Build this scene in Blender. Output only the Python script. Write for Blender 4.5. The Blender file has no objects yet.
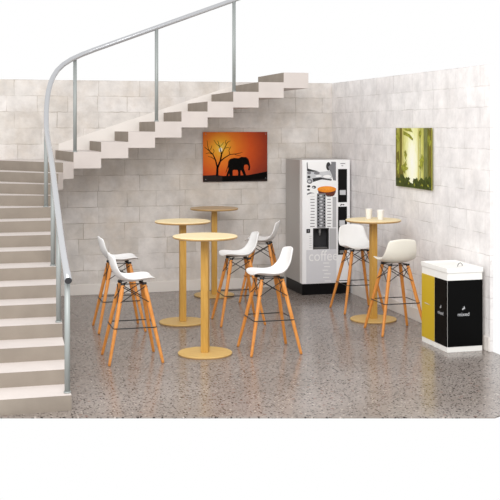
import bpy, bmesh, math, random
from mathutils import Vector, Matrix
random.seed(7)
SC = bpy.context.scene
COL = SC.collection
F = 1044.0; HOR = 128.0; CH = 2.1
CAM = Vector((-4.761, -13.21, CH))
RT = Vector((.9644, -.2643, 0)); FW = Vector((.2643, .9644, 0))

def P(px, d, z=0.0):                      # image column + depth -> room point
    X = (px - 250) / F * d
    p = CAM + RT * X + FW * d
    return Vector((p.x, p.y, z))

# ------------------------------------------------------------------ materials
def srgb(r, g, b):
    f = lambda c: (c / 255 / 12.92) if c / 255 <= .04045 else ((c / 255 + .055) / 1.055) ** 2.4
    return (f(r), f(g), f(b), 1)

def mat(name, col, rough=.5, spec=.4, metal=0.0, noise=0.0, nscale=8.0, stretch=(1, 1, 1), bump=0.0, coat=0.0):
    m = bpy.data.materials.new(name); m.use_nodes = True
    nt = m.node_tree; b = nt.nodes['Principled BSDF']
    b.inputs['Base Color'].default_value = col
    b.inputs['Roughness'].default_value = rough
    b.inputs['Specular IOR Level'].default_value = spec
    b.inputs['Metallic'].default_value = metal
    b.inputs['Coat Weight'].default_value = coat
    if noise or bump:
        tc = nt.nodes.new('ShaderNodeTexCoord'); mp = nt.nodes.new('ShaderNodeMapping')
        mp.inputs['Scale'].default_value = stretch
        nz = nt.nodes.new('ShaderNodeTexNoise'); nz.inputs['Scale'].default_value = nscale
        nz.inputs['Detail'].default_value = 5
        nt.links.new(tc.outputs['Object'], mp.inputs[0]); nt.links.new(mp.outputs[0], nz.inputs['Vector'])
        if noise:
            r = nt.nodes.new('ShaderNodeMapRange')
            r.inputs[1].default_value = .3; r.inputs[2].default_value = .7
            r.inputs[3].default_value = 1 - noise; r.inputs[4].default_value = 1 + noise
            nt.links.new(nz.outputs[0], r.inputs[0])
            mx = nt.nodes.new('ShaderNodeVectorMath'); mx.operation = 'SCALE'
            mx.inputs[0].default_value = col[:3]
            nt.links.new(r.outputs[0], mx.inputs['Scale'])
            nt.links.new(mx.outputs[0], b.inputs['Base Color'])
        if bump:
            bp = nt.nodes.new('ShaderNodeBump'); bp.inputs['Strength'].default_value = bump
            bp.inputs['Distance'].default_value = .01
            nt.links.new(nz.outputs[0], bp.inputs['Height']); nt.links.new(bp.outputs[0], b.inputs['Normal'])
    return m

def block_wall_mat(name, axis, c1, c2, mortar, stain):
    m = bpy.data.materials.new(name); m.use_nodes = True
    nt = m.node_tree; N = nt.nodes; L = nt.links; b = N['Principled BSDF']
    tc = N.new('ShaderNodeTexCoord'); sp = N.new('ShaderNodeSeparateXYZ'); cb = N.new('ShaderNodeCombineXYZ')
    L.new(tc.outputs['Object'], sp.inputs[0])
    L.new(sp.outputs[axis], cb.inputs[0])
    ad = N.new('ShaderNodeMath'); ad.operation = 'ADD'; ad.inputs[1].default_value = .1
    L.new(sp.outputs[2], ad.inputs[0]); L.new(ad.outputs[0], cb.inputs[1])
    wob = N.new('ShaderNodeTexNoise'); wob.inputs['Scale'].default_value = 9; wob.inputs['Detail'].default_value = 3
    L.new(tc.outputs['Object'], wob.inputs['Vector'])
    w1 = N.new('ShaderNodeVectorMath'); w1.operation = 'SUBTRACT'; w1.inputs[1].default_value = (.5, .5, .5)
    L.new(wob.outputs['Color'], w1.inputs[0])
    w2 = N.new('ShaderNodeVectorMath'); w2.operation = 'SCALE'; w2.inputs['Scale'].default_value = .022
    L.new(w1.outputs[0], w2.inputs[0])
    w3 = N.new('ShaderNodeVectorMath'); w3.operation = 'ADD'
    L.new(cb.outputs[0], w3.inputs[0]); L.new(w2.outputs[0], w3.inputs[1])
    br = N.new('ShaderNodeTexBrick')
    br.offset = .37; br.offset_frequency = 2; br.squash = .72; br.squash_frequency = 3
    br.inputs['Color1'].default_value = c1; br.inputs['Color2'].default_value = c2; br.inputs['Mortar'].default_value = mortar
    br.inputs['Scale'].default_value = 1; br.inputs['Mortar Size'].default_value = .005
    br.inputs['Mortar Smooth'].default_value = .6; br.inputs['Bias'].default_value = -.2
    br.inputs['Brick Width'].default_value = .52; br.inputs['Row Height'].default_value = .2
    L.new(w3.outputs[0], br.inputs['Vector'])
    n1 = N.new('ShaderNodeTexNoise'); n1.inputs['Scale'].default_value = 5; n1.inputs['Detail'].default_value = 8; n1.inputs['Roughness'].default_value = .65
    L.new(tc.outputs['Object'], n1.inputs['Vector'])
    r1 = N.new('ShaderNodeMapRange'); r1.inputs[1].default_value = .3; r1.inputs[2].default_value = .7
    r1.inputs[3].default_value = .84; r1.inputs[4].default_value = 1.13
    L.new(n1.outputs[0], r1.inputs[0])
    # faint worn joints: mortar fades in and out
    n2 = N.new('ShaderNodeTexNoise'); n2.inputs['Scale'].default_value = 2.6; n2.inputs['Detail'].default_value = 3
    L.new(tc.outputs['Object'], n2.inputs['Vector'])
    r2 = N.new('ShaderNodeMapRange'); r2.inputs[1].default_value = .38; r2.inputs[2].default_value = .62
    r2.inputs[3].default_value = .0; r2.inputs[4].default_value = .8
    L.new(n2.outputs[0], r2.inputs[0])
    mf = N.new('ShaderNodeMath'); mf.operation = 'MULTIPLY'
    L.new(br.outputs['Fac'], mf.inputs[0]); L.new(r2.outputs[0], mf.inputs[1])
    br2 = N.new('ShaderNodeTexBrick')
    br2.offset = br.offset; br2.offset_frequency = 2; br2.squash = br.squash; br2.squash_frequency = 3
    br2.inputs['Color1'].default_value = c1; br2.inputs['Color2'].default_value = c2
    br2.inputs['Mortar'].default_value = c1; br2.inputs['Scale'].default_value = 1
    br2.inputs['Mortar Size'].default_value = .0; br2.inputs['Bias'].default_value = -.2
    br2.inputs['Brick Width'].default_value = .52; br2.inputs['Row Height'].default_value = .2
    L.new(w3.outputs[0], br2.inputs['Vector'])
    mx = N.new('ShaderNodeMix'); mx.data_type = 'RGBA'
    L.new(mf.outputs[0], mx.inputs[0]); L.new(br2.outputs['Color'], mx.inputs[6]); mx.inputs[7].default_value = mortar
    n3 = N.new('ShaderNodeTexNoise'); n3.inputs['Scale'].default_value = 1.9; n3.inputs['Detail'].default_value = 6; n3.inputs['Roughness'].default_value = .7
    L.new(tc.outputs['Object'], n3.inputs['Vector'])
    r3 = N.new('ShaderNodeMapRange'); r3.inputs[1].default_value = .45; r3.inputs[2].default_value = .7
    r3.inputs[3].default_value = 0; r3.inputs[4].default_value = stain
    L.new(n3.outputs[0], r3.inputs[0])
    mt = N.new('ShaderNodeMix'); mt.data_type = 'RGBA'
    L.new(r3.outputs[0], mt.inputs[0]); L.new(mx.outputs[2], mt.inputs[6]); mt.inputs[7].default_value = srgb(184, 166, 144)
    sc = N.new('ShaderNodeVectorMath'); sc.operation = 'SCALE'
    L.new(mt.outputs[2], sc.inputs[0]); L.new(r1.outputs[0], sc.inputs['Scale'])
    L.new(sc.outputs[0], b.inputs['Base Color'])
    b.inputs['Roughness'].default_value = .85; b.inputs['Specular IOR Level'].default_value = .2
    hh = N.new('ShaderNodeMath'); hh.operation = 'MULTIPLY_ADD'; hh.inputs[1].default_value = -.8
    L.new(mf.outputs[0], hh.inputs[0]); L.new(n1.outputs[0], hh.inputs[2])
    bp = N.new('ShaderNodeBump'); bp.inputs['Strength'].default_value = .35; bp.inputs['Distance'].default_value = .012
    L.new(hh.outputs[0], bp.inputs['Height']); L.new(bp.outputs[0], b.inputs['Normal'])
    return m

def terrazzo_mat():
    m = bpy.data.materials.new('terrazzo'); m.use_nodes = True
    nt = m.node_tree; N = nt.nodes; L = nt.links; b = N['Principled BSDF']
    tc = N.new('ShaderNodeTexCoord')
    base = N.new('ShaderNodeTexNoise'); base.inputs['Scale'].default_value = 1.3; base.inputs['Detail'].default_value = 4
    L.new(tc.outputs['Object'], base.inputs['Vector'])
    cr = N.new('ShaderNodeValToRGB')
    cr.color_ramp.elements[0].position = .35; cr.color_ramp.elements[0].color = srgb(139, 129, 122)
    cr.color_ramp.elements[1].position = .65; cr.color_ramp.elements[1].color = srgb(150, 141, 135)
    L.new(base.outputs[0], cr.inputs[0])
    prev = cr.outputs[0]
    for scale, lo, hi, colr, amt in ((46, 0, .30, srgb(58, 50, 47), 1), (50, .90, 1, srgb(176, 166, 158), 1), (80, .0, .25, srgb(56, 49, 46), 1), (30, .0, .03, srgb(124, 88, 78), .6)):
        v = N.new('ShaderNodeTexVoronoi'); v.inputs['Scale'].default_value = scale
        L.new(tc.outputs['Object'], v.inputs['Vector'])
        s = N.new('ShaderNodeSeparateColor'); L.new(v.outputs['Color'], s.inputs[0])
        cmpn = N.new('ShaderNodeMath'); cmpn.operation = 'COMPARE'
        cmpn.inputs[1].default_value = (lo + hi) / 2; cmpn.inputs[2].default_value = (hi - lo) / 2
        L.new(s.outputs[0], cmpn.inputs[0])
        near = N.new('ShaderNodeMath'); near.operation = 'LESS_THAN'; near.inputs[1].default_value = .42
        L.new(v.outputs['Distance'], near.inputs[0])
        mu = N.new('ShaderNodeMath'); mu.operation = 'MULTIPLY'
        L.new(cmpn.outputs[0], mu.inputs[0]); L.new(near.outputs[0], mu.inputs[1])
        m2 = N.new('ShaderNodeMath'); m2.operation = 'MULTIPLY'; m2.inputs[1].default_value = amt
        L.new(mu.outputs[0], m2.inputs[0])
        mx = N.new('ShaderNodeMix'); mx.data_type = 'RGBA'
        L.new(m2.outputs[0], mx.inputs[0]); L.new(prev, mx.inputs[6]); mx.inputs[7].default_value = colr
        prev = mx.outputs[2]
    L.new(prev, b.inputs['Base Color'])
    b.inputs['Roughness'].default_value = .2; b.inputs['Specular IOR Level'].default_value = .35
    return m

def wood_mat(name, c1, c2, stretch, rough=.4):
    m = bpy.data.materials.new(name); m.use_nodes = True
    nt = m.node_tree; N = nt.nodes; L = nt.links; b = N['Principled BSDF']
    tc = N.new('ShaderNodeTexCoord'); mp = N.new('ShaderNodeMapping'); mp.inputs['Scale'].default_value = stretch
    nz = N.new('ShaderNodeTexNoise'); nz.inputs['Scale'].default_value = 6; nz.inputs['Detail'].default_value = 6
    nz.inputs['Distortion'].default_value = .6
    L.new(tc.outputs['Object'], mp.inputs[0]); L.new(mp.outputs[0], nz.inputs['Vector'])
    cr = N.new('ShaderNodeValToRGB')
    cr.color_ramp.elements[0].position = .35; cr.color_ramp.elements[0].color = c1
    cr.color_ramp.elements[1].position = .65; cr.color_ramp.elements[1].color = c2
    L.new(nz.outputs[0], cr.inputs[0]); L.new(cr.outputs[0], b.inputs['Base Color'])
    b.inputs['Roughness'].default_value = rough; b.inputs['Specular IOR Level'].default_value = .35
    return m

def radial_mat(name, axis, stops, centre, scl, rough=.15, noise=0.0):
    """a printed picture: colours by distance from one point of the print (object coordinates)"""
    m = bpy.data.materials.new(name); m.use_nodes = True
    nt = m.node_tree; N = nt.nodes; L = nt.links; b = N['Principled BSDF']
    tc = N.new('ShaderNodeTexCoord'); sp = N.new('ShaderNodeSeparateXYZ'); cb = N.new('ShaderNodeCombineXYZ')
    L.new(tc.outputs['Object'], sp.inputs[0]); L.new(sp.outputs[axis], cb.inputs[0]); L.new(sp.outputs[2], cb.inputs[1])
    mp = N.new('ShaderNodeMapping'); mp.vector_type = 'POINT'
    mp.inputs['Location'].default_value = (-centre[0] * scl[0], -centre[1] * scl[1], 0); mp.inputs['Scale'].default_value = (scl[0], scl[1], 1)
    L.new(cb.outputs[0], mp.inputs[0])
    ln = N.new('ShaderNodeVectorMath'); ln.operation = 'LENGTH'; L.new(mp.outputs[0], ln.inputs[0])
    val = ln.outputs['Value']
    if noise:
        nz = N.new('ShaderNodeTexNoise'); nz.inputs['Scale'].default_value = 9; nz.inputs['Detail'].default_value = 6
        L.new(mp.outputs[0], nz.inputs['Vector'])
        ma = N.new('ShaderNodeMath'); ma.operation = 'MULTIPLY_ADD'; ma.inputs[1].default_value = noise
        L.new(nz.outputs[0], ma.inputs[0]); L.new(val, ma.inputs[2])
        sb = N.new('ShaderNodeMath'); sb.operation = 'SUBTRACT'; sb.inputs[1].default_value = noise * .5
        L.new(ma.outputs[0], sb.inputs[0]); val = sb.outputs[0]
    cr = N.new('ShaderNodeValToRGB')
    el = cr.color_ramp.elements
    el[0].position, el[0].color = stops[0]; el[1].position, el[1].color = stops[-1]
    for p, c in stops[1:-1]:
        e = el.new(p); e.color = c
    L.new(val, cr.inputs[0]); L.new(cr.outputs[0], b.inputs['Base Color'])
    b.inputs['Roughness'].default_value = rough; b.inputs['Specular IOR Level'].default_value = .1
    return m

M = {}
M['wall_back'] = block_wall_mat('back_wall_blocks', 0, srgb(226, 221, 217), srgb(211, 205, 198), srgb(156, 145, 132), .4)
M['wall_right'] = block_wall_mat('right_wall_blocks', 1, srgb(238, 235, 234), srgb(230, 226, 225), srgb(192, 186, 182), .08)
M['floor'] = terrazzo_mat()
M['white_trim'] = mat('white_trim', srgb(232, 226, 220), .5)
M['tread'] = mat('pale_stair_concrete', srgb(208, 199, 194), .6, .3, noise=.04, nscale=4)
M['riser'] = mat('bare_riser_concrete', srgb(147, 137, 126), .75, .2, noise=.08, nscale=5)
M['steel'] = mat('brushed_steel', srgb(184, 185, 188), .2, .6, .5)
M['post_paint'] = mat('grey_post_metal', srgb(158, 163, 161), .45, .4, .2)
M['plastic'] = mat('white_plastic', srgb(240, 239, 238), .35, .4, noise=.01, nscale=3)
M['plastic_shaded'] = mat('shaded_plastic', srgb(236, 232, 220), .35, .4, noise=.01, nscale=3)  # white plastic toned cream to paint in shade on the stool's back
M['leg_wood'] = wood_mat('orange_beech', srgb(204, 128, 54), srgb(222, 150, 76), (14, 14, 1))
M['black_wire'] = mat('black_wire', srgb(30, 29, 30), .4, .4)
M['oak'] = wood_mat('light_oak', srgb(236, 214, 164), srgb(243, 226, 186), (2, 12, 2))
M['oak_post'] = wood_mat('light_oak_upright', srgb(186, 140, 62), srgb(202, 158, 80), (14, 14, 1))
M['oak_base'] = wood_mat('golden_oak', srgb(204, 166, 96), srgb(220, 186, 118), (2, 12, 2))
M['oak_shaded'] = wood_mat('shaded_oak', srgb(196, 166, 124), srgb(208, 180, 140), (2, 12, 2))  # light oak darkened, shade on the back table top put into the colour
M['oak_edge'] = wood_mat('oak_edge', srgb(176, 140, 90), srgb(190, 152, 100), (3, 3, 12))
M['paper'] = mat('white_paper_cup', srgb(238, 236, 234), .6, .3, noise=.01)
M['vend_side'] = mat('grey_cabinet_paint', srgb(178, 175, 172), .35, .5, .1, noise=.02, nscale=2)
M['vend_white'] = mat('white_enamel', srgb(246, 246, 247), .3, .4, noise=.008)
M['vend_silver'] = mat('silver_panel', srgb(218, 218, 222), .35, .4, .0, noise=.01)
M['vend_grey'] = mat('panel_grey', srgb(182, 182, 184), .4, .4, noise=.02)
M['black'] = mat('black_plastic', srgb(18, 17, 18), .4, .12, noise=.02)
M['dark_grey'] = mat('dark_grey_plastic', srgb(58, 58, 60), .4, .2, noise=.03)
M['mid_grey'] = mat('mid_grey_print', srgb(128, 128, 132), .4, .3, noise=.05, nscale=40)
M['light_grey'] = mat('light_grey_print', srgb(202, 203, 206), .4, .3, noise=.04, nscale=40)
M['print_white'] = mat('white_print', srgb(245, 245, 245), .4, .3, noise=.01)
M['crema'] = mat('orange_crema_print', srgb(236, 138, 34), .4, .3, noise=.12, nscale=30)
M['coffee_dark'] = mat('dark_coffee_print', srgb(98, 52, 40), .4, .3, noise=.1, nscale=30)
M['yellow'] = mat('yellow_panel', srgb(204, 172, 30), .3, .4, noise=.02, nscale=3)
M['bin_black'] = mat('black_panel', srgb(8, 8, 8), .45, .06, noise=.05, nscale=3)
M['bin_white'] = mat('white_bin_metal', srgb(243, 242, 238), .35, .4, noise=.01)
M['silhouette'] = mat('black_silhouette_print', srgb(8, 6, 5), .5, .05, noise=.05)
M['ground_print'] = mat('dusky_ground_print', srgb(40, 32, 30), .5, .08, noise=.15, nscale=20)
M['sun_print'] = mat('white_sun_print', srgb(250, 244, 226), .3, .3, noise=.01)
M['panel_edge'] = mat('clear_panel_edge', srgb(120, 118, 110), .2, .5, noise=.02)
M['steel_dull'] = mat('dull_steel', srgb(150, 150, 150), .35, .5, .8, noise=.02)

# ------------------------------------------------------------------ mesh helpers
def tag(o, label, cat, group=None):
    o['label'] = label; o['category'] = cat
    if group: o['group'] = group
    return o

def empty(name, loc, rz=0):
    o = bpy.data.objects.new(name, None); COL.objects.link(o)
    o.location = loc; o.rotation_euler = (0, 0, rz); o.empty_display_size = .1
    return o

def build(name, bm, mats, parent=None, smooth=False, kind=None, bevel=0.0, loc=None):
    if not isinstance(mats, (list, tuple)): mats = [mats]
    bmesh.ops.recalc_face_normals(bm, faces=bm.faces)
    me = bpy.data.meshes.new(name); bm.to_mesh(me); bm.free()
    for m in mats: me.materials.append(m)
    if smooth:
        for p in me.polygons: p.use_smooth = True
    o = bpy.data.objects.new(name, me); COL.objects.link(o)
    if parent: o.parent = parent
    if loc: o.location = loc
    if kind: o['kind'] = kind
    if bevel:
        bv = o.modifiers.new('bevel', 'BEVEL'); bv.width = bevel; bv.segments = 2; bv.limit_method = 'ANGLE'
        bv.angle_limit = math.radians(40)
    return o

def box(bm, x0, x1, y0, y1, z0, z1, mi=0):
    vs = [bm.verts.new((x, y, z)) for x in (x0, x1) for y in (y0, y1) for z in (z0, z1)]
    for f in ((0, 1, 3, 2), (4, 6, 7, 5), (0, 4, 5, 1), (2, 3, 7, 6), (0, 2, 6, 4), (1, 5, 7, 3)):
        fc = bm.faces.new([vs[i] for i in f]); fc.material_index = mi
    return vs

def prism(bm, poly, z0, z1, side_mi=None):
    lo = [bm.verts.new((p[0], p[1], z0)) for p in poly]; hi = [bm.verts.new((p[0], p[1], z1)) for p in poly]
    bm.faces.new(hi); bm.faces.new(lo[::-1])
    n = len(poly)
    for i in range(n):
        j = (i + 1) % n
        f = bm.faces.new((lo[i], lo[j], hi[j], hi[i]))
        if side_mi and i in side_mi: f.material_index = side_mi[i]

def lathe(bm, prof, seg=40, mi=None):
    rings = []
    for r, z in prof:
        if r < 1e-6: rings.append([bm.verts.new((0, 0, z))])
        else: rings.append([bm.verts.new((r * math.cos(2 * math.pi * k / seg), r * math.sin(2 * math.pi * k / seg), z)) for k in range(seg)])
    for q in range(len(rings) - 1):
        a, b = rings[q], rings[q + 1]
        for k in range(seg):
            k2 = (k + 1) % seg
            if len(a) == 1 and len(b) == 1: continue
            if len(a) == 1: f = bm.faces.new((a[0], b[k], b[k2]))
            elif len(b) == 1: f = bm.faces.new((a[k], a[k2], b[0]))
            else: f = bm.faces.new((a[k], a[k2], b[k2], b[k]))
            if mi: f.material_index = mi[q]

def tube(bm, pts, rad, seg=8, closed=False, cap=True):
    pts = [Vector(p) for p in pts]; n = len(pts)
    rads = rad if isinstance(rad, (list, tuple)) else [rad] * n
    rings = []; up = None
    for i, p in enumerate(pts):
        if closed: t = (pts[(i + 1) % n] - pts[i - 1]).normalized()
        else: t = (pts[min(i + 1, n - 1)] - pts[max(i - 1, 0)]).normalized()
        if up is None:
            up = Vector((0, 0, 1)) if abs(t.z) < .9 else Vector((1, 0, 0))
        a = (up - t * up.dot(t))
        if a.length < 1e-5: a = t.orthogonal()
        a.normalize(); up = a
        b = t.cross(a)
        rings.append([bm.verts.new(p + (a * math.cos(2 * math.pi * k / seg) + b * math.sin(2 * math.pi * k / seg)) * rads[i]) for k in range(seg)])
    for i in range(n if closed else n - 1):
        A, B = rings[i], rings[(i + 1) % n]
        for k in range(seg):
            k2 = (k + 1) % seg
            bm.faces.new((A[k], A[k2], B[k2], B[k]))
    if cap and not closed:
        bm.faces.new(rings[0][::-1]); bm.faces.new(rings[-1])

def text_bm(bm, body, size, place, mi=0, depth=.0015):
    """lettering as raised mesh; place maps (u, v, w) to a point"""
    cu = bpy.data.curves.new('lettering', 'FONT'); cu.body = body; cu.size = size
    cu.align_x = 'CENTER'; cu.align_y = 'CENTER'; cu.resolution_u = 3
    ob = bpy.data.objects.new('lettering', cu); COL.objects.link(ob)
    bpy.context.view_layer.update()
    dg = bpy.context.evaluated_depsgraph_get()
    me = bpy.data.meshes.new_from_object(ob.evaluated_get(dg))
    bpy.data.objects.remove(ob); bpy.data.curves.remove(cu)
    vs = [bm.verts.new(place(v.co.x, v.co.y, depth)) for v in me.vertices]
    for p in me.polygons:
        try:
            f = bm.faces.new([vs[i] for i in p.vertices]); f.material_index = mi
        except ValueError: pass
    bpy.data.meshes.remove(me)

def flat(bm, pts, mi):
    f = bm.faces.new([bm.verts.new(p) for p in pts]); f.material_index = mi
    return f

# ------------------------------------------------------------------ the room
XL, WT = -5.2, 2.70
YR = -4.36
bm = bmesh.new(); box(bm, XL, .03, 0, .12, 0, WT); build('wall_back', bm, M['wall_back'], kind='structure')
bm = bmesh.new(); box(bm, 0, .03, YR, 0, 0, WT); build('wall_right', bm, M['wall_right'], kind='structure')
fr = P(495, 7.59); fl = P(-20, 7.59)
bm = bmesh.new(); prism(bm, [(XL, .12), (XL, fl.y + (XL - fl.x) * -.274), (fr.x, fr.y), (.03, P(495, 7.59).y + .6), (.03, .12)], -.012, 0)
build('floor', bm, M['floor'], kind='structure')
bm = bmesh.new(); box(bm, XL, -.70, -.016, 0, 0, .135); build('baseboard_back', bm, M['white_trim'], kind='structure', bevel=.004)
bm = bmesh.new(); box(bm, -.016, 0, YR, -.80, 0, .135); build('baseboard_right', bm, M['white_trim'], kind='structure', bevel=.004)

# ------------------------------------------------------------------ staircase
ZN = lambda n: .114 * n if n <= 16 else 1.938 + .119 * (n - 17)
yl = {1: -5.375, 2: -5.02, 3: -4.67, 4: -4.325, 5: -3.98, 6: -3.65, 7: -3.28, 8: -2.91, 9: -2.55, 10: -2.21, 11: -1.88}
inner, outer = {}, {}
xin = {1: -3.985, 2: -3.985, 3: -3.975, 4: -3.962, 5: -3.95, 6: -3.94, 7: -3.925, 8: -3.91, 9: -3.895, 10: -3.88, 11: -3.86}
OX = -5.1; OY = -.01
for n in range(1, 12):
    inner[n] = (xin[n], yl[n]); outer[n] = (OX, yl[n])
inner[12] = (-3.83, -1.74); outer[12] = (OX, -1.30)
inner[13] = (-3.80, -1.62); outer[13] = (OX, -.72)
inner[14] = (-3.75, -1.47); outer[14] = (OX, OY)
inner[15] = (-3.68, -1.28); outer[15] = (-4.55, OY)
inner[16] = (-3.55, -1.15); outer[16] = (-3.66, OY)
for n in range(17, 26):
    x = -3.235 + .3145 * (n - 17)
    inner[n] = (x, -1.15); outer[n] = (x, OY)
stairs = empty('staircase', (inner[1][0], inner[1][1], 0))
tag(stairs, 'pale concrete staircase with grey metal railing, climbing at the left and along the back wall', 'staircase')
sx, sy = inner[1]
for n in range(1, 25):
    I0, O0, I1, O1 = inner[n], outer[n], inner[n + 1], outer[n + 1]
    poly = [I0, I1, O1, O0]
    if n == 14: poly = [I0, I1, O1, (OX, OY)]
    if n == 1: poly[0] = (I0[0] - .004, I0[1]); poly[1] = (I1[0] - .004, I1[1])
    z1 = ZN(n); z0 = max(0.0, z1 - .188)
    poly = [(p[0] - sx, p[1] - sy) for p in poly]
    bm = bmesh.new()
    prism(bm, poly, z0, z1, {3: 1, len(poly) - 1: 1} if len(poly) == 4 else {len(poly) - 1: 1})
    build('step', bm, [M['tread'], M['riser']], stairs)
# sloping skirting on the wall beside the upper flight
bm = bmesh.new()
nos = lambda x: 1.938 + .119 * (x + 3.235) / .3145
x0, x1 = -3.62, -1.35
lo = []
pl = [(x0, nos(x0) - .20), (x1, nos(x1) - .22), (x1 + .0, nos(x1) + .01), (x0, nos(x0) + .11)]
for yy in (-.0085, 0):
    lo.append([bm.verts.new((p[0] - sx, yy - sy, p[1])) for p in pl])
bm.faces.new(lo[0]); bm.faces.new(lo[1][::-1])
for i in range(4):
    j = (i + 1) % 4
    bm.faces.new((lo[0][i], lo[1][i], lo[1][j], lo[0][j]))
build('skirting', bm, M['white_trim'], stairs)

# ------------------------------------------------------------------ stair railing
RH = .872
LIFT = {12: .05, 13: .11, 14: .17, 15: .21}
BULGE = {9: .01, 10: .02, 11: .028, 12: .045, 13: .058, 14: .058, 15: .04}
def edge_pt(n, f=0.0, off=.028):
    off += BULGE.get(n, 0) * (1 - f) + BULGE.get(n + 1, 0) * f
    a, b = Vector(inner[n]), Vector(inner[n + 1])
    p = a.lerp(b, f); t = (b - a).normalized()
    left = Vector((-t.y, t.x))
    return p + left * off
posts = [(1, .22), (4, .2), (7, .2), (11, .15), (16, .06), (19, .07), (22, .05)]
a0 = edge_pt(1, .22)
rail = stairs
path = []
p = edge_pt(1, .0); path.append((p.x, p.y, ZN(1) + RH - .02))
for n in range(1, 25):
    for f in (.25, .75):
        if n == 1 and f == .25: pass
        p = edge_pt(n, f)
        path.append((p.x, p.y, ZN(n) + (ZN(n + 1) - ZN(n)) * f + RH + LIFT.get(n, .22 if n > 15 else 0) * (1 - f) + LIFT.get(n + 1, .22 if n > 14 else 0) * f))
sm = [Vector(q) for q in path]
for _ in range(3):
    sm = [sm[0]] + [(sm[i - 1] + sm[i] * 2 + sm[i + 1]) / 4 for i in range(1, len(sm) - 1)] + [sm[-1]]
org = Vector((sx, sy, 0))
bm = bmesh.new(); tube(bm, [q - org for q in sm], .028, 14)
d0 = (sm[0] - sm[1]).normalized()
hr = build('handrail', bm, M['steel'], rail, smooth=True); hr['label'] = 'polished grey tubular handrail'
bm = bmesh.new(); tube(bm, [sm[0] - org, sm[0] - org + d0 * .004], .0265, 18)
build('end_cap', bm, M['dark_grey'], hr)
def rail_z(x, y):
    best = min(sm, key=lambda q: (q.x - x) ** 2 + (q.y - y) ** 2)
    i = sm.index(best); c = []
    for j in (i - 1, i):
        if 0 <= j < len(sm) - 1:
            A, B = sm[j], sm[j + 1]; d = B - A
            t = max(0, min(1, ((x - A.x) * d.x + (y - A.y) * d.y) / (d.x ** 2 + d.y ** 2)))
            q = A + d * t; c.append(((q.x - x) ** 2 + (q.y - y) ** 2, q.z))
    return min(c)[1]
for n, f in posts:
    p = edge_pt(n, f); zt = rail_z(p.x, p.y) - .02
    bm = bmesh.new()
    tube(bm, [(p.x - org.x, p.y - org.y, ZN(n) - org.z), (p.x - org.x, p.y - org.y, zt - org.z)], .021, 14)
    tube(bm, [(p.x - org.x, p.y - org.y, ZN(n) - org.z), (p.x - org.x, p.y - org.y, ZN(n) + .012 - org.z)], .027, 14)
    build('railing_post', bm, M['post_paint'], rail, smooth=True)['label'] = 'slim grey metal railing post'

# ------------------------------------------------------------------ round tables
def make_table(loc, rz, label, top='oak'):
    t = empty('bar_table', loc, rz)
    tag(t, label, 'table', 'round bar tables')
    bm = bmesh.new(); R, T = .302, 1.10
    lathe(bm, [(0, T - .024), (R - .012, T - .024), (R, T - .016), (R, T - .005), (R - .005, T), (0, T)], 64, [1, 1, 1, 0, 0])
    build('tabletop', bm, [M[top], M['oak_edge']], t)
    bm = bmesh.new(); box(bm, -.034, .034, -.034, .034, .019, T - .024)
    build('post', bm, M['oak_post'], t, bevel=.003)
    bm = bmesh.new(); R = .253
    lathe(bm, [(0, 0), (R - .004, 0), (R, .006), (R, .015), (R - .004, .019), (0, .019)], 64, [1, 1, 1, 0, 0])
    build('base', bm, [M['oak_base'], M['oak_edge']], t)
    return t
def copy_thing(root, loc, rz, label):
    c = root.copy(); COL.objects.link(c); c.location = loc; c.rotation_euler = (0, 0, rz); c['label'] = label
    for ch in [o for o in bpy.data.objects if o.parent == root]:
        d = ch.copy(); COL.objects.link(d); d.parent = c
    return c
t0 = make_table(P(205.1, 9.70), math.radians(-27), 'nearest round light oak bar table, its top overlapping the one behind at left')
copy_thing(t0, P(182.7, 11.26), 0, 'round light oak bar table left of and just behind the nearest table')
make_table(P(214.2, 13.08), math.radians(-4), 'farthest round bar table with shade painted into its browner top, close to the back wall below the elephant picture', 'oak_shaded')
t3 = copy_thing(t0, P(373.3, 11.42), math.radians(4), 'round light oak bar table with two white cups, by the vending machine')

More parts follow.
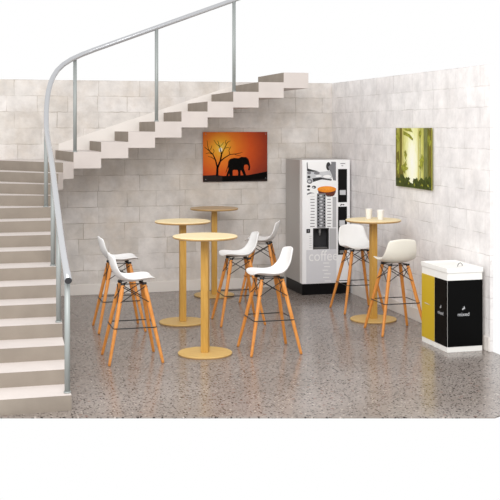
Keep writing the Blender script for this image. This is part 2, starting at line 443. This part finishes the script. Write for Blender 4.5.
# ------------------------------------------------------------------ bar stools
SZ = .735
prof = [(.196, -.010, .130), (.188, .004, .163), (.150, .002, .185), (.085, -.010, .195), (.01, -.020, .199), (-.06, -.020, .198), (-.118, -.002, .193),
        (-.160, .042, .184), (-.186, .10, .174), (-.202, .16, .164), (-.214, .212, .152), (-.220, .240, .128)]
def make_stool(loc, rz, label, m_shell):
    s = empty('bar_stool', loc, rz)
    tag(s, label, 'bar stool', 'white shell bar stools')
    bm = bmesh.new(); NT = 9; rows = []
    for k, (x, z, w) in enumerate(prof):
        fb = min(1, max(0, (k - 5) / 4.0))            # 0 seat .. 1 back
        row = []
        for i in range(NT):
            t = -1 + 2 * i / (NT - 1)
            e = abs(t) ** 2.4
            up = .036 * e * (1 - fb) * (.1 if k == 0 else .35 if k == 1 else .8 if k == 2 else 1) + .010 * e * math.exp(-((k - 6.2) / 1.3) ** 2)
            fwd = .036 * e * fb + .022 * e * math.exp(-((k - 6.5) / 1.3) ** 2)
            cur = -.018 * t * t if k in (0,) else 0
            row.append(bm.verts.new((x + fwd + cur, w * t, SZ + z + up - (.018 * t * t if k == 11 else 0))))
        rows.append(row)
    for a, b in zip(rows, rows[1:]):
        for i in range(NT - 1): bm.faces.new((a[i], a[i + 1], b[i + 1], b[i]))
    sh = build('seat_shell', bm, m_shell, s, smooth=True)
    so = sh.modifiers.new('thickness', 'SOLIDIFY'); so.thickness = .014; so.offset = 0
    ss = sh.modifiers.new('smooth', 'SUBSURF'); ss.levels = 2; ss.render_levels = 2
    TOP, FOOT, ZT = .096, .241, .700
    at = lambda q, z: Vector((q[0] * (TOP + (FOOT - TOP) * (ZT - z) / ZT), q[1] * (TOP + (FOOT - TOP) * (ZT - z) / ZT), z))
    cs = [(1, 1), (1, -1), (-1, -1), (-1, 1)]
    for q in cs:
        bm = bmesh.new()
        tube(bm, [at(q, z) for z in (0, .02, .35, .6, .66, ZT)], [.0125, .0135, .0175, .0195, .018, .013], 14)
        build('leg', bm, M['leg_wood'], s, smooth=True)
    # black steel mount under the shell
    bm = bmesh.new()
    for q in cs:
        a = at(q, ZT); tube(bm, [at(q, .686), at(q, .704)], .0205, 12)
        tube(bm, [(a.x, a.y, .702), (a.x * .6, a.y * .6, .704)], .006, 8)
    for q, r in zip(cs, cs[1:] + cs[:1]):
        A, B = at(q, .696), at(r, .696); tube(bm, [A, B], .0045, 8)
    build('seat_mount', bm, M['black_wire'], s)
    # crossed wire bracing on the four sides
    bm = bmesh.new()
    for q, r in zip(cs, cs[1:] + cs[:1]):
        n = Vector(((q[0] + r[0]) / 2, (q[1] + r[1]) / 2, 0))
        for (A, B), k in (((at(q, .672), at(r, .535)), .016), ((at(r, .672), at(q, .535)), .020)):
            tube(bm, [A + n * k, (A + B) / 2 + n * (k - .008), B + n * k], .0042, 6)
    build('cross_brace', bm, M['black_wire'], s)
    # footrest ring
    bm = bmesh.new(); zf = .315; h = at((1, 1), zf).x + .021; c = .035; ring = []
    for q in cs:
        for k in range(5):
            an = math.atan2(q[1], q[0]) + (k / 4 - .5) * -math.pi / 2
            ring.append((q[0] * (h - c) + c * math.cos(an), q[1] * (h - c) + c * math.sin(an), zf))
    tube(bm, ring, .005, 8, closed=True)
    build('footrest', bm, M['black_wire'], s, smooth=True)
    return s
def cam2room(X, d):
    p = CAM + RT * X + FW * d
    return Vector((p.x, p.y, 0))
s0 = make_stool(cam2room(-1.073, 9.50), 0, 'white bar stool in front at far left, facing right, nearest the stair rail', M['plastic'])
copy_thing(s0, cam2room(-1.372, 10.93), math.radians(0), 'white bar stool behind the left front stool, facing the left table')
copy_thing(s0, cam2room(.180, 9.86), math.pi, 'white bar stool in front right of the nearest table, facing left')
copy_thing(s0, cam2room(-.127, 11.30), math.radians(178), 'white bar stool between the nearest table and the front stool, middle of three facing left')
copy_thing(s0, cam2room(.145, 12.75), math.radians(157), 'white bar stool farthest back by the wall, left of the vending machine')
copy_thing(s0, cam2room(1.236, 12.05), math.radians(-90), 'white bar stool before the vending machine with its seat turned to the viewer')
s7 = make_stool(cam2room(1.500, 10.79), math.radians(90), 'white bar stool with shade in its cream tone, seen from behind, between the cup table and the yellow bin', M['plastic_shaded'])

# ------------------------------------------------------------------ cups on the right table
def make_cup(loc, label):
    bm = bmesh.new()
    lathe(bm, [(0, .001), (.029, .001), (.030, .003), (.037, .105), (.0385, .108), (.0375, .110), (.0355, .107), (.0285, .008), (0, .008)], 32)
    o = build('paper_cup', bm, M['paper'], smooth=True, loc=loc)
    return tag(o, label, 'cup', 'white cups on the right table')
tz = 1.10
c1 = P(368.8, 11.50, tz); c2 = P(380.4, 11.36, tz)
make_cup(c1, 'left of two plain white cups standing on the right oak table')
make_cup(c2, 'right of two plain white cups standing on the right oak table')

# ------------------------------------------------------------------ vending machine
VY = -.753
def V(px, py):
    s = (px - 250) / F; d = (VY - CAM.y) / (.9644 - .2643 * s)
    return (CAM.x + d * (s * .9644 + .2643), CH - (py - HOR) * d / F)
vx0, vx1 = V(302.3, 200)[0], -.032
vt = V(303, 160)[1]; vb = .142
vm = empty('vending_machine', ((vx0 + vx1) / 2, VY, 0))
tag(vm, 'tall white and grey coffee vending machine standing in the corner of the room', 'vending machine')
ox, oy = vm.location.x, vm.location.y
def vbox(bm, px0, px1, py0, py1, y0, y1, mi=0):
    a = V((px0 + px1) / 2, py0); b = V((px0 + px1) / 2, py1)
    box(bm, V(px0, py0)[0] - ox, V(px1, py0)[0] - ox, y0, y1, b[1], a[1], mi)
DT = .10                                     # depth of the door
bm = bmesh.new(); box(bm, vx0 - ox, vx1 - ox, DT + .004, .70, vb, vt)
build('cabinet', bm, M['vend_side'], vm, bevel=.006)
bm = bmesh.new(); box(bm, vx0 - ox + .004, vx1 - ox - .004, .012, .69, 0, vb - .001)
build('plinth', bm, M['black'], vm, bevel=.004)
# door with a cut-out for the dispensing niche
nx0, nz1 = V(313.0, 228.3); nx1, nz0 = V(328.8, 249.0)
xs = [vx0, nx0, nx1, vx1]; zs = [vb, nz0, nz1, vt]
bm = bmesh.new()
g = {}
for i, x in enumerate(xs):
    for j, z in enumerate(zs):
        for k, y in enumerate((0, DT)):
            g[i, j, k] = bm.verts.new((x - ox, y, z))
for i in range(3):
    for j in range(3):
        if (i, j) == (1, 1): continue
        bm.faces.new((g[i, j, 0], g[i + 1, j, 0], g[i + 1, j + 1, 0], g[i, j + 1, 0]))
        bm.faces.new((g[i, j, 1], g[i, j + 1, 1], g[i + 1, j + 1, 1], g[i + 1, j, 1]))
for k in range(3):
    bm.faces.new((g[k, 0, 0], g[k, 0, 1], g[k + 1, 0, 1], g[k + 1, 0, 0])); bm.faces.new((g[k, 3, 0], g[k + 1, 3, 0], g[k + 1, 3, 1], g[k, 3, 1]))
    bm.faces.new((g[0, k, 0], g[0, k + 1, 0], g[0, k + 1, 1], g[0, k, 1])); bm.faces.new((g[3, k, 0], g[3, k, 1], g[3, k + 1, 1], g[3, k + 1, 0]))
for a, b in (((1, 1), (2, 1)), ((2, 1), (2, 2)), ((2, 2), (1, 2)), ((1, 2), (1, 1))):
    bm.faces.new((g[a[0], a[1], 0], g[b[0], b[1], 0], g[b[0], b[1], 1], g[a[0], a[1], 1]))
door = build('door', bm, M['vend_white'], vm)
# niche liner, open to the front
bm = bmesh.new(); e = .006
a, b, c, d = nx0 - ox, nx1 - ox, nz0, nz1
box(bm, a, b, DT - .006, DT + .002, c, d, 0)
box(bm, a, a + e, -.003, DT - .006, c, d); box(bm, b - e, b, -.003, DT - .006, c, d)
box(bm, a + e, b - e, -.003, DT - .006, d - e * 2, d); box(bm, a + e, b - e, -.003, DT - .006, c, c + e * 2)
niche = build('dispensing_niche', bm, M['dark_grey'], vm)
bm = bmesh.new()
mx_, mz = (a + b) / 2, d - .015
tube(bm, [(mx_, .05, mz), (mx_, .05, mz - .05)], .018, 12); tube(bm, [(mx_, .05, mz - .05), (mx_, .05, mz - .085)], [.014, .009], 12)
build('spout', bm, M['steel_dull'], niche)
bm = bmesh.new(); box(bm, a + .02, b - .02, .0, DT - .012, c + e * 2, c + e * 2 + .012); build('drip_tray', bm, M['steel_dull'], niche)

# lower silver door panel beneath the niche
def flatp(bm, pts, mi, y):
    flat(bm, [(V(px, py)[0] - ox, y, V(px, py)[1]) for px, py in pts], mi)
def smear(cx, cy, rx, ry, n=20, ph=0.0):
    return [(cx + rx * math.cos(2 * math.pi * k / n + ph), cy + ry * math.sin(2 * math.pi * k / n + ph)) for k in range(n)]
bm = bmesh.new(); vbox(bm, 306.3, 336.4, 249.6, 282.8, -.003, -.0002)
low = build('lower_panel', bm, M['vend_silver'], vm)
bm = bmesh.new()
for k, (u0, u1) in enumerate(((323, 329), (324, 330), (322.5, 328), (324, 330.5), (323, 329), (324.5, 331))):
    flatp(bm, [(u0, 262.5 + 3.6 * k), (u1, 262.5 + 3.6 * k), (u1, 263.4 + 3.6 * k), (u0, 263.4 + 3.6 * k)], 0, -.0042)
build('fine_print', bm, M['print_white'], low)
bm = bmesh.new(); cx, cz = V(323.2, 256.2)
text_bm(bm, 'coffee', .188, lambda u, v, w: (cx - ox + u * .86, -.0045, cz + v))
build('lettering', bm, M['print_white'], low)
# grey strip right of the niche and left keypad column
bm = bmesh.new(); vbox(bm, 329.4, 336.2, 228.3, 249.2, -.003, -.0002)
vbox(bm, 332.6, 336.2, 197, 227.4, -.003, -.0002); build('side_strip', bm, M['vend_grey'], vm)
# printed cup picture at the top of the door
bm = bmesh.new(); vbox(bm, 306.3, 336.2, 161.6, 196.4, -.003, -.0002, 0)
y = -.0040
flatp(bm, [(306.6, 161.8), (307.6, 161.8), (308, 170), (312, 170.8), (318, 172), (324, 171.5), (331, 170.5), (332.5, 176), (331, 179), (322, 180), (313, 179.5), (306.6, 180)], 2, y)
flatp(bm, [(306.6, 163), (307.3, 163), (307.6, 168.5), (313, 170), (318, 171.2), (313, 171.8), (307, 171)], 3, y - .001)
flatp(bm, smear(309, 172.8, 2.0, 1.5), 1, y - .001); flatp(bm, smear(316.6, 173, 3.0, 1.5), 1, y - .001)
flatp(bm, smear(327, 176.5, 4, 1.6), 0, y - .001); flatp(bm, smear(318.5, 176, 3.2, .9), 0, y - .0015)
flatp(bm, smear(308.8, 177, 1.6, 1.3), 3, y - .001); flatp(bm, smear(309.6, 181.4, 2.9, 2.4), 1, y - .001); flatp(bm, smear(309.2, 181.4, 1.5, 1.2), 2, y - .0015)
flatp(bm, [(312, 178.4), (320, 177.3), (332, 179.5), (331, 180.6), (322, 179.3), (316, 181), (313, 182)], 3, y - .0012)
flatp(bm, smear(328.3, 166.3, 2.3, 4.2), 3, y - .001); flatp(bm, [(331, 161.8), (335.8, 161.8), (335.8, 180.6), (333, 180.2), (331.5, 174)], 1, y - .0005)
flatp(bm, [(328, 167), (331, 164), (333.5, 172), (331.6, 174.5)], 1, y - .0011)
flatp(bm, smear(308.6, 186.3, 1.7, 1.2), 3, y - .001); flatp(bm, smear(313.8, 187.2, 2.1, 1.5), 3, y - .001); flatp(bm, smear(313.2, 187.6, 1.1, .8), 2, y - .0015)
flatp(bm, smear(308.4, 189.8, 1.5, .9), 3, y - .001)
flatp(bm, [(306.8, 193.6), (310, 192.2), (315, 193.2), (311, 193.4), (307, 195)], 1, y - .001)
flatp(bm, [(317.5, 189), (336, 189), (335.6, 192), (334, 195.4), (332, 196.4), (318.5, 193.5)], 4, y - .0005)
flatp(bm, smear(326.6, 189.2, 9.4, 3.1, 28), 5, y - .0018)
flatp(bm, smear(326.6, 188.4, 8.0, 2.0, 28), 6, y - .0024)
M['crema_light'] = mat('light_crema_print', srgb(240, 152, 52), .4, .3, noise=.12, nscale=40)
build('picture_panel', bm, [M['print_white'], M['mid_grey'], M['light_grey'], M['dark_grey'], M['coffee_dark'], M['crema'], M['crema_light']], vm)
# selection column with product names on both sides
bm = bmesh.new(); vbox(bm, 316.9, 325.4, 193.4, 227.6, -.0065, -.0002)
sel = build('selection_column', bm, M['mid_grey'], vm)
for k in range(11):
    for u in (317.4, 323.6):
        bm = bmesh.new(); vbox(bm, u, u + 1.3, 194.6 + 3.0 * k, 195.9 + 3.0 * k, -.0095, -.0066); build('button', bm, M['black'], sel)
    bm = bmesh.new(); vbox(bm, 319.4 + (k % 2), 321.8 + (k % 2), 194.9 + 3 * k, 196.4 + 3 * k, -.0082, -.0066); build('button', bm, M['light_grey'], sel)
bm = bmesh.new()
for k in range(11):
    yy = 196 + 3.0 * k; w = random.uniform(.6, 1.2)
    flatp(bm, [(311.3 - w, yy), (314.6, yy), (314.6, yy + .75), (311.3 - w, yy + .75)], 0, -.0012)
    w = random.uniform(.2, 1.0)
    flatp(bm, [(327.2, yy), (330.4 + w, yy), (330.4 + w, yy + .75), (327.2, yy + .75)], 0, -.0034)
build('name_print', bm, M['mid_grey'], door)
bm = bmesh.new(); vbox(bm, 326.2, 332.4, 194.2, 227.4, -.003, -.0002)
build('name_strip', bm, M['print_white'], vm)
bm = bmesh.new(); vbox(bm, 306.4, 310, 229.0, 233.0, -.004, -.0002, 0); vbox(bm, 307.6, 308.9, 230, 231.8, -.0055, -.004, 1)
build('card_reader', bm, [M['black'], M['mid_grey']], vm)
bm = bmesh.new()
for k in range(6):
    flatp(bm, [(309.2, 236 + 2.3 * k), (311.6, 236 + 2.3 * k), (311.6, 236.5 + 2.3 * k), (309.2, 236.5 + 2.3 * k)], 0, -.0012)
build('side_print', bm, M['light_grey'], door)
# payment column on the right
pay = empty('payment_column', (0, 0, 0)); pay.parent = vm
for n_, y0_, y1_ in (('payment_panel', 169.0, 202.2), ('payment_panel', 206.6, 254.6)):
    bm = bmesh.new(); vbox(bm, 338.0, 346.9, y0_, y1_, -.004, -.0002)
    build(n_, bm, M['black'], pay, bevel=.001)
bm = bmesh.new(); vbox(bm, 339.6, 345.4, 190, 194.8, -.012, -.0042); build('coin_slot', bm, M['light_grey'], pay, bevel=.002)
bm = bmesh.new(); vbox(bm, 339.2, 344.6, 220.2, 226, -.012, -.0042); build('note_slot', bm, M['light_grey'], pay, bevel=.002)
bm = bmesh.new(); vbox(bm, 339.6, 345.0, 250.2, 253.2, -.010, -.0042); build('return_tray', bm, M['steel_dull'], pay)
bm = bmesh.new()
flatp(bm, [(340, 205.6), (341.2, 205.6), (342.2, 204), (341, 204)], 0, -.0012); flatp(bm, [(342.4, 204.2), (344.2, 204.2), (344.2, 205.2), (342.4, 205.2)], 0, -.0012)
flatp(bm, [(340.4, 163.2), (345.2, 163.2), (345.2, 163.9), (340.4, 163.9)], 1, -.0012); flatp(bm, [(341.4, 165.4), (343.2, 165.4), (343.2, 166.1), (341.4, 166.1)], 1, -.0012)
build('sign_print', bm, [M['black'], M['mid_grey']], door)

# ------------------------------------------------------------------ recycling bins
NC = P(447.2, 9.745)                      # nearest corner on the floor
bx0, bx1 = NC.x, -.045
by0 = NC.y; LEN = .567
mid = by0 + .276
rs = empty('recycling_station', ((bx0 + bx1) / 2, by0 + LEN / 2, 0))
tag(rs, 'white recycling station with a yellow and a black panelled bin beside the right wall', 'recycling bin')
X, Y = rs.location.x, rs.location.y
def make_bin(y0, y1, m_panel, label, end):
    y0 += .0015; y1 -= .0015
    bm = bmesh.new(); box(bm, bx0 + .004 - X, bx1 - X, y0 + (.004 if end else 0) - Y, y1 - Y, 0, .742)
    body = build('bin', bm, M['bin_white'], rs, bevel=.002); body['label'] = label
    bm = bmesh.new(); box(bm, bx0 - X, bx0 + .0038 - X, y0 + .004 - Y, y1 - .003 - Y, .052, .672)
    cy = (y0 + y1) / 2
    if end:
        text_bm(bm, 'mixed', .05, lambda u, v, w: (bx0 - .0015 - X, cy - u - Y, .352 + v), 1)
        leafs = lambda f: [flat(bm, [f(*p) for p in q], 1) for q in (((-.016, .398), (-.002, .418), (.004, .404), (-.008, .394)), ((.002, .424), (.010, .428), (.014, .402), (.006, .400)))]
        leafs(lambda u, v: (bx0 - .0015 - X, cy - u - Y, v))
    else:
        flat(bm, [(bx0 - .0015 - X, cy + .07 - Y, .388), (bx0 - .0015 - X, cy + .07 - Y, .396), (bx0 - .0015 - X, cy - .0 - Y, .394), (bx0 - .0015 - X, cy - .06 - Y, .386)], 1)
    build('front_panel', bm, [m_panel, M['light_grey']], body)
    if end:
        bm = bmesh.new(); box(bm, bx0 + .006 - X, bx1 - X, y0 - Y, y0 + .0038 - Y, .052, .672)
        ccx = bx0 + (bx1 - bx0) * .46
        text_bm(bm, 'mixed', .05, lambda u, v, w: (ccx - X + u, y0 - .0015 - Y, .352 + v), 1)
        leafs(lambda u, v: (ccx + u - X, y0 - .0015 - Y, v))
        build('end_panel', bm, [m_panel, M['light_grey']], body)
make_bin(by0, mid, M['bin_black'], 'black panelled bin marked mixed', True)
make_bin(mid, by0 + LEN, M['yellow'], 'yellow panelled bin', False)
bm = bmesh.new(); o = .004; zb = .743
x0, x1, y0, y1 = bx0 - o - X, bx1 + o - X, by0 - o - Y, by0 + LEN + o - Y
def ringpts(i, z): return [bm.verts.new((x, y, zb + z)) for x, y in ((x0 + i, y0 + i), (x1 - i, y0 + i), (x1 - i, y1 - i), (x0 + i, y1 - i))]
R0, R1, R2, R3 = ringpts(0, 0), ringpts(0, .045), ringpts(.022, .045), ringpts(.032, .034)
for A, B in ((R0, R1), (R1, R2), (R2, R3)):
    for k in range(4): bm.faces.new((A[k], A[(k + 1) % 4], B[(k + 1) % 4], B[k]))
bm.faces.new(R3); bm.faces.new(R0[::-1])
lid = build('lid', bm, M['bin_white'], rs, bevel=.003)
bm = bmesh.new()
tube(bm, [(.045 + .04 * math.cos(a), -.09 + .03 * math.cos(a), zb + .034 + .032 * math.sin(a)) for a in [math.pi * k / 10 for k in range(11)]], .004, 8)
build('handle', bm, M['steel_dull'], lid, smooth=True)

# ------------------------------------------------------------------ pictures on the walls
# elephant print on the back wall
ex0, ex1, ez0, ez1 = -1.778, -.912, 1.402, 2.048
el = empty('wall_picture', ((ex0 + ex1) / 2, -.022, (ez0 + ez1) / 2))
tag(el, 'orange sunset print of an elephant and bare tree on the back wall', 'picture')
W, H = ex1 - ex0, ez1 - ez0
E = lambda cx, cy, y=-.0056: ((cx - 50) / 398 * W - W / 2, y, H / 2 - (cy - 75) / 312 * H)
sun = E(157, 187)
m_sky = radial_mat('sunset_print', 0, [(0.0, srgb(252, 214, 90)), (.10, srgb(246, 176, 52)), (.26, srgb(232, 124, 36)), (.5, srgb(204, 82, 30)), (.75, srgb(150, 56, 32)), (1.0, srgb(98, 42, 34))],
                   (sun[0], sun[2] + .04), (1.25, 1.35), .2, .08)
bm = bmesh.new()
box(bm, -W / 2, W / 2, -.004, .004, -H / 2, H / 2, 0)
flat(bm, [E(*p) for p in ((50, 387), (50, 347), (90, 346), (130, 344), (170, 351), (240, 350), (330, 347), (400, 334), (448, 325), (448, 387))], 2)
flat(bm, [E(p[0], p[1], -.0058) for p in ((168, 386), (168, 353), (240, 350), (330, 348), (400, 336), (447, 328), (447, 373), (330, 380))], 1)
eo = [(205, 258), (216, 245), (240, 238), (268, 241), (286, 232), (316, 234), (330, 248), (336, 272), (341, 296), (338, 316), (328, 318), (329, 306), (331, 296), (324, 282), (312, 280), (303, 286), (301, 306), (310, 330), (316, 352), (300, 352), (290, 326), (282, 314), (280, 330), (281, 352), (265, 352), (266, 330), (262, 314), (240, 313), (232, 318), (232, 352), (212, 352), (210, 335), (204, 352), (192, 352), (198, 330), (206, 310), (203, 285)]
flat(bm, [E(p[0], p[1], -.0062) for p in eo], 1)
flat(bm, [E(p[0], p[1], -.0064) for p in ((196, 318), (192, 328), (188, 332), (190, 324), (202, 285), (206, 285))], 1)
def twig(pts, w0, w1):
    n = len(pts); L_, R_ = [], []
    for i, p in enumerate(pts):
        a = pts[max(0, i - 1)]; b = pts[min(n - 1, i + 1)]
        t = Vector((b[0] - a[0], b[1] - a[1])).normalized(); nn = Vector((-t.y, t.x)) * (w0 + (w1 - w0) * i / (n - 1)) / 2
        L_.append(E(p[0] + nn.x, p[1] + nn.y, -.0062)); R_.append(E(p[0] - nn.x, p[1] - nn.y, -.0062))
    for i in range(n - 1): flat(bm, [L_[i], L_[i + 1], R_[i + 1], R_[i]], 1)
twig([(136, 350), (138, 300), (156, 256), (163, 215)], 15, 8); twig([(138, 300), (126, 250), (110, 215), (85, 190), (60, 170)], 9, 3)
twig([(163, 215), (152, 170), (140, 130)], 7, 2); twig([(156, 258), (185, 235), (215, 217), (260, 212), (292, 204)], 8, 2)
twig([(163, 215), (180, 180), (200, 140), (218, 130)], 6, 2); twig([(110, 215), (88, 205), (66, 210)], 5, 2); twig([(85, 190), (78, 160), (75, 128)], 4, 2)
twig([(215, 217), (208, 190), (222, 165)], 4, 2); twig([(150, 165), (132, 150), (116, 126)], 4, 2); twig([(152, 168), (168, 152), (176, 140)], 3, 2)
twig([(126, 250), (100, 232), (80, 228)], 4, 2); twig([(182, 178), (200, 172), (214, 176)], 3, 2); twig([(240, 213), (262, 222), (282, 226)], 3, 2)
twig([(88, 192), (100, 176), (104, 160)], 3, 2); twig([(110, 215), (118, 195), (112, 180)], 3, 2); twig([(192, 155), (186, 138), (192, 126)], 3, 2)
flat(bm, [E(157 + 11 * math.cos(a), 187 + 15 * math.sin(a), -.0054) for a in [2 * math.pi * k / 20 for k in range(20)]], 3)
build('print', bm, [m_sky, M['silhouette'], M['ground_print'], M['sun_print']], el)
for cx, cy in ((66, 372), (438, 88), (66, 88), (438, 368)):
    bm = bmesh.new(); q = E(cx, cy)
    tube(bm, [(q[0], -.009, q[2]), (q[0], .021, q[2])], .005, 10); build('standoff', bm, M['steel'], el, smooth=False)

# forest print on the right wall
fy0, fy1, fz0, fz1 = -3.146, -2.205, 1.443, 2.10
fo = empty('wall_picture', (-.022, (fy0 + fy1) / 2, (fz0 + fz1) / 2))
tag(fo, 'green sunlit forest print hanging on the right wall above the bins', 'picture')
W2, H2 = fy1 - fy0, fz1 - fz0
G = lambda cx, cy, x=-.0056: (x, W2 / 2 - (cx - 98) / 225 * W2, H2 / 2 - (cy - 82) / 380 * H2)
g0 = G(205, 350)
m_for = radial_mat('forest_print', 1, [(0, srgb(255, 255, 246)), (.30, srgb(253, 253, 222)), (.5, srgb(236, 236, 168)), (.8, srgb(206, 204, 112)), (1.0, srgb(170, 168, 76))],
                   (g0[1], g0[2] + .07), (3.0, 1.25), .3, .45)
for nm, c in (('bark', (112, 104, 40)), ('bark_dark', (120, 124, 74)), ('bark_pale', (206, 196, 120)), ('under', (66, 76, 22)), ('leaf', (150, 152, 56))):
    M[nm] = mat(nm + '_print', srgb(*c), .4, .1, noise=.5 if nm in ('under', 'leaf') else .3, nscale=26 if nm in ('under', 'leaf') else 10, stretch=(1, 1, 1) if nm in ('under', 'leaf') else (1, 6, 1))
bm = bmesh.new(); box(bm, -.004, .004, -W2 / 2, W2 / 2, -H2 / 2, H2 / 2, 0)
fq = lambda pts, mi, x=-.0056: flat(bm, [G(p[0], p[1], x) for p in pts], mi)
rr = random.Random(3)
def clump(cx, cy, rx, ry, mi, x, n=18):
    fq([(min(322, max(99, cx + rx * (1 + rr.uniform(-.6, .5)) * math.cos(2 * math.pi * k / n))), min(461, max(83, cy + ry * (1 + rr.uniform(-.6, .5)) * math.sin(2 * math.pi * k / n)))) for k in range(n)], mi, x)
fq([(98, 82), (103, 82), (104, 420), (98, 420)], 1)
fq([(124, 82), (140, 82), (138, 430), (126, 430)], 1); fq([(141, 82), (148, 82), (149, 430), (142, 430)], 3, -.0057)
fq([(148, 100), (190, 122), (212, 150), (208, 162), (180, 138), (148, 124)], 5, -.0058)
fq([(150, 84), (196, 84), (210, 110), (190, 104), (160, 98)], 5, -.0058)
fq([(240, 82), (246, 82), (247, 420), (241, 420)], 3); fq([(252, 82), (256, 82), (257, 420), (253, 420)], 2)
fq([(276, 82), (298, 82), (300, 440), (276, 440)], 2); fq([(304, 82), (323, 82), (323, 440), (306, 440)], 1)
fq([(300, 82), (303, 82), (305, 440), (302, 440)], 4)
low = [(98.5, 461)] + [(98.5 + 8 * k if k < 28 else 322, 422 + rr.uniform(-22, 14) + (14 if 12 < k < 17 else 0)) for k in range(29)] + [(322, 461)]
fq(low, 4, -.0063)
fq([(98.5, 250), (118, 230), (124, 300), (134, 340), (150, 350), (150, 440), (98.5, 440)], 1, -.00575)
for q in ((112, 150, 10, 30), (158, 330, 16, 40), (162, 250, 10, 26), (254, 120, 8, 30), (264, 300, 12, 46), (312, 160, 9, 40), (116, 340, 12, 50)):
    clump(*q, 5, -.0059 - .00002 * q[0] / 10)
for q in ((112, 420, 16, 30), (140, 415, 20, 28), (172, 420, 18, 34), (205, 445, 18, 16), (232, 428, 18, 30), (262, 420, 18, 30), (292, 425, 18, 34), (312, 420, 12, 34)):
    clump(*q, 4, -.0064 - .00002 * q[0] / 10)
for q in ((128, 430, 6, 8), (184, 436, 6, 7), (222, 440, 5, 8), (268, 436, 7, 8), (304, 436, 5, 8)):
    clump(*q, 5, -.0072 - .00002 * q[0] / 10)
build('print', bm, [m_for, M['bark'], M['bark_dark'], M['bark_pale'], M['under'], M['leaf']], fo)
for cx, cy in ((106, 92), (315, 92), (106, 452), (315, 452)):
    bm = bmesh.new(); q = G(cx, cy)
    tube(bm, [(-.009, q[1], q[2]), (.021, q[1], q[2])], .005, 10); build('standoff', bm, M['steel'], fo, smooth=False)

# ------------------------------------------------------------------ light
wd = bpy.data.worlds.new('studio_sky'); SC.world = wd; wd.use_nodes = True
bg = wd.node_tree.nodes['Background']; bg.inputs[0].default_value = (1, 1, 1, 1); bg.inputs[1].default_value = 1.0
la = bpy.data.lights.new('key_light', 'AREA'); la.shape = 'RECTANGLE'; la.size = 4.0; la.size_y = 4.0; la.energy = 330  # unseen key light, added front left to brighten the right wall and fronts
la.color = (1, .985, .97)
lo_ = bpy.data.objects.new('key_light', la); COL.objects.link(lo_)
lo_.location = (-4.2, -8.6, 4.6)
lo_.rotation_euler = (Vector((-.2, -2.6, .8)) - lo_.location).to_track_quat('-Z', 'Y').to_euler()

# ------------------------------------------------------------------ camera
cd = bpy.data.cameras.new('camera'); cam = bpy.data.objects.new('camera', cd); COL.objects.link(cam)
cam.location = CAM; cam.rotation_euler = (math.pi / 2, 0, -math.atan2(.2643, .9644))
cd.sensor_width = 36; cd.lens = F / 500 * 36; cd.shift_y = -(250 - HOR) / 500
cd.clip_end = 200
SC.camera = cam
vs = SC.view_settings
vs.view_transform = 'Standard'; vs.look = 'None'; vs.gamma = 1; vs.use_curve_mapping = False; vs.exposure = 0.0
